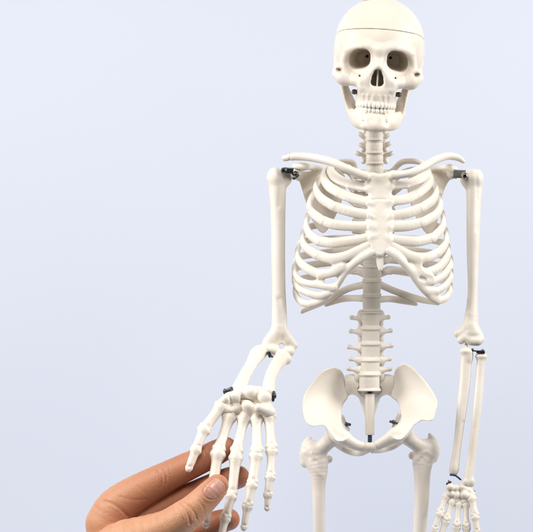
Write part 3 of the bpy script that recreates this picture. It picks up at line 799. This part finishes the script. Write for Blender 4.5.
for j in range(3): s.op('add', (362, 390, -18), (378, 398, 4), lambda X, Y, Z, j=j: np.sqrt((np.sqrt((X-369.9)**2+(Z+6)**2)-3.6)**2+(Y-391.6-1.3*j)**2)-.8, .1)
put('spring_washer', s, M['dark'], skel, .4)
s = Shape()
s.op('add', (364, 393, -12), (376, 436, 2), lambda X, Y, Z: np.maximum(np.sqrt((X-369.8)**2+(Z+6)**2)-4.7+.2*(np.abs(Y-432) < .0), np.abs(Y-414.4)-20.6), .5)
put('support_sleeve', s, M['ivory'], skel, .5)
s = Shape()
s.op('add', (366, 430, -10), (374, 444, 0), lambda X, Y, Z: np.maximum(np.sqrt((X-369.9)**2+(Z+6)**2)-2.2+.25*np.sin(Y*3.2), np.abs(Y-438)-5), .2)
put('support_rod', s, M['rod'], skel, .4)

# ---- thigh bones
rs = np.random.RandomState(3)
def rough_patch(s, c, r, amp):
    K = [(rs.uniform(-1.2, 1.2), rs.uniform(.2, 1.2), rs.uniform(0, 6)) for _ in range(7)]
    def fn(X, Y, Z):
        g = np.exp(-((X-c[0])/r[0])**2-((Y-c[1])/r[1])**2)
        n = sum(np.sin(a*X+b*Y+p+1.1*np.sin(b*X-.7*a*Y)) for a, b, p in K)/5
        return amp*g*n+0*Z
    s.disp((c[0]-2*r[0], c[1]-2*r[1], c[2]-12), (c[0]+2*r[0], c[1]+2*r[1], c[2]+20), fn)
s = Shape()
s.chain([(313, 452, -4, 12), (317, 463, -2, 11.2), (318.4, 474, 0, 8.8), (318.6, 486, 1, 6.9), (318.9, 502, 2, 6.4), (319.2, 530, 3, 6.1), (319.6, 580, 3, 6.3), (320, 640, 2, 7)], k=2, n=3)
s.chain([(309, 455, -6, 8.6), (307.6, 446, -8, 6.4), (309, 440, -9, 3.4)], k=3, n=2)
s.chain([(305.4, 455, -6, 6), (306, 462, -5, 6)], k=2, n=1)
s.chain([(315, 453, -2, 8.4), (324, 446, 3, 7.4), (331, 439, 7, 7.6)], k=4, n=2)
s.ell((334, 436.5, 9), (9, 9.5, 9), 3)
s.ell((329, 459.2, -6), (3.6, 4, 4), 1.5)
rough_patch(s, (313, 457, 4), (5.5, 6), .8)
s.groove([(303, 452), (307, 463), (316, 471), (323, 476)], 2.4, -.6, -5, 20)
s.groove([(305, 449), (309, 458), (315, 462)], 2.0, .8, -5, 20)
put('femur', s, M['pink'], skel, .75)
s = Shape()
s.chain([(426.4, 450, -4, 11), (423, 461, -2, 10.4), (422, 471, 0, 8.7), (421.8, 484, 1, 7.6), (421.6, 502, 2, 7.2), (420, 530, 3, 6.8), (419.4, 580, 3, 6.6), (419, 640, 2, 7)], k=2, n=3)
s.chain([(431, 452, -6, 8.8), (432.6, 443, -8, 6.2), (429.6, 434.6, -9, 1.8)], k=3, n=2)
s.chain([(434.4, 450, -6, 5.4), (433, 458, -5, 5)], k=2, n=1)
s.chain([(425, 450, -2, 8.4), (415.6, 443.6, 3, 7.2), (408, 438.4, 7, 7.2)], k=4, n=2)
s.ell((405, 434, 9), (8.6, 9, 9), 3)
s.ell((411.8, 455.6, -6), (3.4, 4, 4), 1.5)
rough_patch(s, (424, 459, 4), (6, 5), .7)
s.groove([(414, 462), (420, 455), (427, 452), (433, 456)], 2.0, -.7, -5, 20)
s.groove([(429.6, 466), (428.6, 490), (425, 514)], 2, -.6, -5, 20)
put('femur', s, M['pink'], skel, .75)

# ---- joint hardware
def block(s, c, half, rot=0, rnd=.6, k=.3):
    c = np.array(c, float); ca, sa = math.cos(rot), math.sin(rot)
    def fn(X, Y, Z):
        a, b = (X-c[0])*ca+(Y-c[1])*sa, -(X-c[0])*sa+(Y-c[1])*ca
        q = [np.abs(a)-half[0]+rnd, np.abs(b)-half[1]+rnd, np.abs(Z-c[2])-half[2]+rnd]
        return np.sqrt(sum(np.maximum(v, 0)**2 for v in q))+np.minimum(np.maximum(np.maximum(q[0], q[1]), q[2]), 0)-rnd
    m = max(half)*1.5
    s.op('add', c-m, c+m, fn, k); return s
s = Shape(); block(s, (289, 170.6, 6), (4.6, 3, 2), .08); block(s, (295.4, 174.6, 2), (3.4, 2.8, 2.4), .9)
s.cap((283.6, 170.4, 4), (283.6, 170.4, 9), 3, 2.8, .3); s.cap((295.8, 173.8, 2), (295.8, 173.8, 7), 2.8, 2.6, .3); s.cap((294, 178, 0), (294, 178, 3), 2, 1.8, .3)
s.cap((283.6, 170.4, 14), (283.6, 170.4, 9), 1.3, 1.3, .2, 'sub')
sh = put('shoulder_bracket', s, M['dark'], skel, .45)
for c in ((285.4, 169.6, 9.6), (294.4, 176.6, 6.4)):
    s = Shape(); s.ell(c, (1.5, 1.5, 1.3), .2); put('bolt', s, M['steel'], sh, .35)
s = Shape(); block(s, (459.4, 174, 4), (6.8, 4.1, 1.8), .06); s.cap((465, 176.2, 2), (465, 176.2, 7), 3.6, 3.4, .3)
s.cap((464.8, 176.4, 14), (464.8, 176.4, 7.5), 1.7, 1.7, .2, 'sub'); s.cap((453, 177, 3), (456, 178, 4), 1.4, 1, .4)
sh = put('shoulder_bracket', s, M['steel'], skel, .45)
s = Shape(); s.ell((464.8, 176.4, 6.4), (1.9, 1.9, 1.6), .2); put('bolt', s, M['dark'], sh, .35)
# elbows
s = Shape(); block(s, (269.6, 354.4, 24), (1.8, 3.2, 2), -.3); s.cap((267, 352.6, 22), (272, 356.6, 22), 1.2, 1.2, .3); put('elbow_hinge', s, M['dark'], skel, .4)
s = Shape(); s.cap((471.6, 350.2, 5), (479, 351.6, 5), .8, .8, .3); block(s, (480.6, 352, 5), (4.4, 1.5, 3), .06); s.ell((482.6, 350.6, 6), (2, 1.4, 2), .3); s.cap((472.6, 349.6, 5), (473, 350.4, 5), 1.4, 1.4, .3); put('elbow_hinge', s, M['dark'], skel, .4)
# wrists
s = Shape(); s.cap((225, 391.6, 126), (231.4, 388.6, 128), 1.9, 2, .3); s.ell((224.6, 391.4, 128), (1.6, 3, 2.2), .4); s.ell((231.8, 390.6, 129), (1.8, 1.7, 1.8), .3); put('wrist_screw', s, M['dark'], skel, .4)
s = Shape(); s.cap((273.8, 392.6, 128), (273, 400.4, 129), 1.9, 1.5, .3); s.ell((275, 396, 130), (1.5, 2.6, 2), .4); put('wrist_screw', s, M['dark'], skel, .4)
s = Shape(); s.chain([(450.6, 474.8, 18, 1.1), (455.6, 475.6, 19, 1.0), (460.6, 479.6, 19, .9)], n=2); put('wrist_screw', s, M['rod'], skel, .35)
s = Shape(); s.cap((447.4, 484, 20), (450.4, 482, 21), 1.5, 1.2, .3); s.cap((448.6, 480.4, 20), (448.8, 483, 20), .6, 1, .3); put('wrist_screw', s, M['dark'], skel, .35)
s = Shape(); s.ell((473.4, 491.6, 20), (2, 1.5, 2), .3); s.cap((471, 490.6, 20), (474, 492.6, 20), .8, .8, .3); put('wrist_screw', s, M['dark'], skel, .35)
s = Shape(); s.ell((470.6, 505, 20), (1.7, 1.3, 2), .3); s.cap((469, 503.6, 20), (471.6, 506, 20), .8, .8, .3); put('wrist_screw', s, M['dark'], skel, .35)

# ------------------------------------------------------------------ the person's hand
def hand_shape():
    s = Shape()
    # palm and wrist behind the thumb, leaving the frame below
    s.chain([(112, 530, 128, 22), (106, 560, 128, 28), (98, 600, 128, 34), (80, 650, 126, 36), (62, 700, 124, 34)], k=8, n=3)
    s.chain([(140, 556, 128, 20), (134, 590, 128, 28), (112, 630, 126, 30)], k=10, n=3)
    # forefinger
    s.chain([(225.6, 448.2, 139, 11.4), (217, 452.2, 140, 12.7), (205, 458.4, 140, 13.2), (188, 466.4, 138, 14.2), (170, 475, 137, 15.0), (152, 484.4, 135, 16.6), (132, 496, 133, 18.6), (116, 508.4, 131, 20.6), (108, 524, 129, 22.6)], k=3, n=3)
    # middle finger
    s.chain([(238, 477, 137, 11.6), (228, 480, 137, 12.6), (212, 486.5, 134, 13.0), (192, 495.6, 130, 13.6), (170, 506, 126, 14.6), (146, 520, 124, 16), (128, 536, 124, 18)], k=1.2, n=3)
    # ring finger
    s.chain([(228.6, 519.4, 136, 11.2), (218, 522.4, 135, 12.2), (200, 530, 130, 12.8), (176, 543, 126, 14), (150, 560, 124, 16)], k=1.2, n=3)
    # little finger, mostly below the frame
    s.chain([(214, 556, 132, 9.4), (200, 560, 130, 10.4), (176, 572, 126, 12), (148, 590, 124, 14)], k=1.2, n=3)
    # thumb
    s.chain([(217.6, 485.2, 186, 11.0), (212, 491.4, 187, 13.0), (204, 499.4, 187, 14.0), (193.6, 509.6, 187, 15.4), (184, 517, 187, 16.8), (168, 528, 183, 18.6), (146, 538.4, 176, 23), (122, 552, 164, 30), (104, 580, 148, 36)], k=4, n=3)
    # creases of the thumb joint
    for ln, w, a in (([(181, 503.6), (186, 509), (189, 516), (190, 524)], 1.0, 1.1), ([(184.6, 501.4), (191, 506.6), (195, 513), (196.6, 519)], .9, .9), ([(177, 506), (181.6, 512), (184, 520)], .9, .7),
                     ([(188.4, 505), (193, 511), (193, 518)], .7, .6), ([(173, 508), (177, 515)], .7, .5), ([(199, 501), (203, 507), (204.6, 514)], .8, .35)):
        s.groove(ln, w, a, 170, 230)
    # creases of the forefinger: its base fold and both joints
    s.groove([(105, 501.6), (112, 503.6), (120, 508.6), (127, 515.6)], 1.7, 1.1, 120, 170)
    for ln, a, w in (([(158, 470), (162.4, 478), (161, 488)], .55, 1.1), ([(163.6, 469), (166.4, 475), (166, 484)], .6, .8), ([(169, 467), (171, 474)], .3, .8), ([(203, 449), (206.4, 456), (206, 465)], .4, 1.0), ([(208, 450), (210, 456)], .3, .8), ([(138, 486), (146, 494)], .3, 1.2), ([(120, 497), (134, 500), (146, 499)], .35, 1.4), ([(180, 484), (190, 474), (198, 462)], .22, 1.2)):
        s.groove(ln, w, a, 135, 170)
    return s
s = hand_shape()
# nail bed: a shallow step round the nail
NA = np.array([.75, -.66]); NC = np.array([214.0, 489.0])
def nail2d(X, Y, hl=11.0, hw=8.1):
    a = (X-NC[0])*NA[0]+(Y-NC[1])*NA[1]; c = -(X-NC[0])*NA[1]+(Y-NC[1])*NA[0]
    wd = hw*(1-.10*np.clip(-a/hl, 0, 1)**2)
    r = np.where(a < 0, 6.5, 5.5)
    qx, qy = np.abs(a)-hl+r, np.abs(c)-wd+r
    return np.sqrt(np.maximum(qx, 0)**2+np.maximum(qy, 0)**2)+np.minimum(np.maximum(qx, qy), 0)-r
s.disp((198, 470, 186), (234, 508, 215), lambda X, Y, Z: 0.55*np.exp(-(nail2d(X, Y)/.7)**2)-.25*np.exp(-((nail2d(X, Y)-2.2)/1.4)**2)+0*Z)
Fh, lo = s.field(.8)
Vh, Fq = surface_nets(Fh, lo, .8)
flush_shade = np.clip((174-Vh[:, 2])/30, 0, 1)*np.clip((Vh[:, 0]-70)/130, .12, 1)  # palm-side redness plus shade on the fingers, both put into the colour
flush_shade = np.maximum(flush_shade, .8*np.exp(-((Vh[:, 0]-219)**2+(Vh[:, 1]-485)**2)/260.)*(Vh[:, 2] > 165))
person = root('person', (100, 560, 128), "person's bare hand pinching the skeleton's finger bones between thumb and fingers", 'person')

def skin_mat():
    m, nt, b = new_mat('skin')
    N, L = nt.nodes.new, nt.links.new
    tc = N('ShaderNodeTexCoord')
    at = N('ShaderNodeAttribute'); at.attribute_name = 'flush_shade'
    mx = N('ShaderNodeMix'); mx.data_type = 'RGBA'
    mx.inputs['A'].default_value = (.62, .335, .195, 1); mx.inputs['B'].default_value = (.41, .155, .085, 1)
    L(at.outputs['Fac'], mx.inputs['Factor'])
    n1 = N('ShaderNodeTexNoise'); n1.inputs['Scale'].default_value = 90; n1.inputs['Detail'].default_value = 6; n1.inputs['Roughness'].default_value = .6
    L(tc.outputs['Object'], n1.inputs['Vector'])
    r1 = N('ShaderNodeMapRange'); r1.inputs['From Min'].default_value = .35; r1.inputs['From Max'].default_value = .7; r1.inputs['To Max'].default_value = .6
    L(n1.outputs['Fac'], r1.inputs['Value'])
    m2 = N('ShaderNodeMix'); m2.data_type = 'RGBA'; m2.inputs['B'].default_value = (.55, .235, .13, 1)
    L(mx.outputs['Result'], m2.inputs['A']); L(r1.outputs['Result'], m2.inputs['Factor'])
    L(m2.outputs['Result'], b.inputs['Base Color'])
    v = N('ShaderNodeTexVoronoi'); v.inputs['Scale'].default_value = 900; v.feature = 'DISTANCE_TO_EDGE'
    wv = N('ShaderNodeTexNoise'); wv.inputs['Scale'].default_value = 700; wv.inputs['Detail'].default_value = 4
    L(tc.outputs['Object'], v.inputs['Vector']); L(tc.outputs['Object'], wv.inputs['Vector'])
    ad = N('ShaderNodeMath'); ad.operation = 'MULTIPLY_ADD'; ad.inputs[1].default_value = .8
    L(v.outputs['Distance'], ad.inputs[0]); L(wv.outputs['Fac'], ad.inputs[2])
    bp = N('ShaderNodeBump'); bp.inputs['Strength'].default_value = .4; bp.inputs['Distance'].default_value = .0007
    L(ad.outputs[0], bp.inputs['Height']); L(bp.outputs['Normal'], b.inputs['Normal'])
    b.inputs['Roughness'].default_value = .47
    b.inputs['Subsurface Weight'].default_value = .35
    b.inputs['Subsurface Radius'].default_value = (1, .32, .16)
    b.inputs['Subsurface Scale'].default_value = .004
    b.inputs['IOR'].default_value = 1.4
    return m
M['skin'] = skin_mat()
handobj = emit('hand', Vh, Fq, M['skin'], person, flush_shade)
# the nail follows the thumb's own surface
s = Shape()
s.chain([(217.6, 485.2, 186, 11.0), (212, 491.4, 187, 13.0), (204, 499.4, 187, 14.0), (193.6, 509.6, 187, 15.4)], k=4, n=3)
s.disp((180, 460, 150), (240, 530, 230), lambda X, Y, Z: -.35+0*X+0*Y+0*Z)
s.op('isect', (180, 450, 150), (245, 540, 230), lambda X, Y, Z: np.maximum(nail2d(X, Y, 10.8, 7.9), 188-Z), .6)
m, nt, b = new_mat('nail')
b.inputs['Base Color'].default_value = (.62, .32, .27, 1); b.inputs['Roughness'].default_value = .28
b.inputs['Subsurface Weight'].default_value = .25; b.inputs['Subsurface Radius'].default_value = (1, .4, .3); b.inputs['Subsurface Scale'].default_value = .002
N, L = nt.nodes.new, nt.links.new
tc = N('ShaderNodeTexCoord'); n1 = N('ShaderNodeTexNoise'); n1.inputs['Scale'].default_value = 160
L(tc.outputs['Object'], n1.inputs['Vector'])
cr = N('ShaderNodeValToRGB'); cr.color_ramp.elements[0].position = .4; cr.color_ramp.elements[0].color = (.52, .25, .19, 1); cr.color_ramp.elements[1].position = .65; cr.color_ramp.elements[1].color = (.61, .35, .27, 1)
L(n1.outputs['Fac'], cr.inputs['Fac']); L(cr.outputs['Color'], b.inputs['Base Color'])
M['nail'] = m
put('thumbnail', s, M['nail'], handobj, .45)

# ------------------------------------------------------------------ backdrop
m, nt, b = new_mat('backdrop_paper')
N, L = nt.nodes.new, nt.links.new
tc = N('ShaderNodeTexCoord'); n1 = N('ShaderNodeTexNoise'); n1.inputs['Scale'].default_value = 2.2; n1.inputs['Detail'].default_value = 2
L(tc.outputs['Object'], n1.inputs['Vector'])
cr = N('ShaderNodeValToRGB'); cr.color_ramp.elements[0].position = .35; cr.color_ramp.elements[0].color = (.60, .635, .73, 1); cr.color_ramp.elements[1].position = .65; cr.color_ramp.elements[1].color = (.615, .65, .74, 1)
L(n1.outputs['Fac'], cr.inputs['Fac']); L(cr.outputs['Color'], b.inputs['Base Color'])
b.inputs['Roughness'].default_value = .9; b.inputs['Specular IOR Level'].default_value = .1
me = bpy.data.meshes.new('backdrop')
w, y = 1.6, .75
vs, fs = [], []
prof = [(y, 1.5)] + [(y, -.75)] + [(y-.35*(1-math.cos(a)), -.75-.35*math.sin(a)) for a in [math.pi/2*i/10 for i in range(1, 11)]] + [(-.2, -1.1)]
for (yy, zz) in prof: vs += [(-w, yy, zz), (w, yy, zz)]
for i in range(len(prof)-1): fs.append((2*i, 2*i+1, 2*i+3, 2*i+2))
me.from_pydata(vs, [], fs); me.materials.append(m)
for p in me.polygons: p.use_smooth = True
bd = bpy.data.objects.new('backdrop', me); COL.objects.link(bd); bd['kind'] = 'structure'

# ------------------------------------------------------------------ light
def area(name, loc, target, size, power, color=(1, 1, 1), sy=None):
    l = bpy.data.lights.new(name, 'AREA'); l.energy = power; l.size = size; l.color = color
    if sy: l.shape = 'RECTANGLE'; l.size_y = sy
    o = bpy.data.objects.new(name, l); COL.objects.link(o); o.location = loc
    from mathutils import Vector
    o.rotation_euler = (Vector(target)-Vector(loc)).to_track_quat('-Z', 'Y').to_euler()
    return o
area('softbox_left', (-1.15, -.4, .5), (.0, 0, .0), .6, 20, (1, .975, .945), .9)
area('softbox_right', (1.25, -.3, .5), (.08, 0, .0), .6, 20, (1, .975, .945), .9)
area('softbox_top', (-.15, -1.1, 1.0), (.03, 0, -.05), .6, 13, (1, .98, .955), .5)
area('added_backdrop_fill', (0, .15, -.95), (0, .75, -.15), 1.2, 2.2, (1, 1, 1), .2)  # added unseen fill from below, evens the tone of the backdrop

wd = bpy.data.worlds.new('World'); scene.world = wd; wd.use_nodes = True
bg = wd.node_tree.nodes['Background']; bg.inputs['Color'].default_value = (.95, .95, 1, 1); bg.inputs['Strength'].default_value = .13

# ------------------------------------------------------------------ camera
cam = bpy.data.cameras.new('camera'); co = bpy.data.objects.new('camera', cam); COL.objects.link(co)
co.location = (0, -D*S, 0); co.rotation_euler = (math.pi/2, 0, 0)
cam.sensor_fit = 'HORIZONTAL'; cam.angle = 2*math.atan(266.5/D); cam.clip_start = .01; cam.clip_end = 50
scene.camera = co
scene.view_settings.view_transform = 'Standard'; scene.view_settings.look = 'None'
scene.view_settings.exposure = 0; scene.view_settings.gamma = 1
scene.render.engine = 'CYCLES'
scene.cycles.use_denoising = True
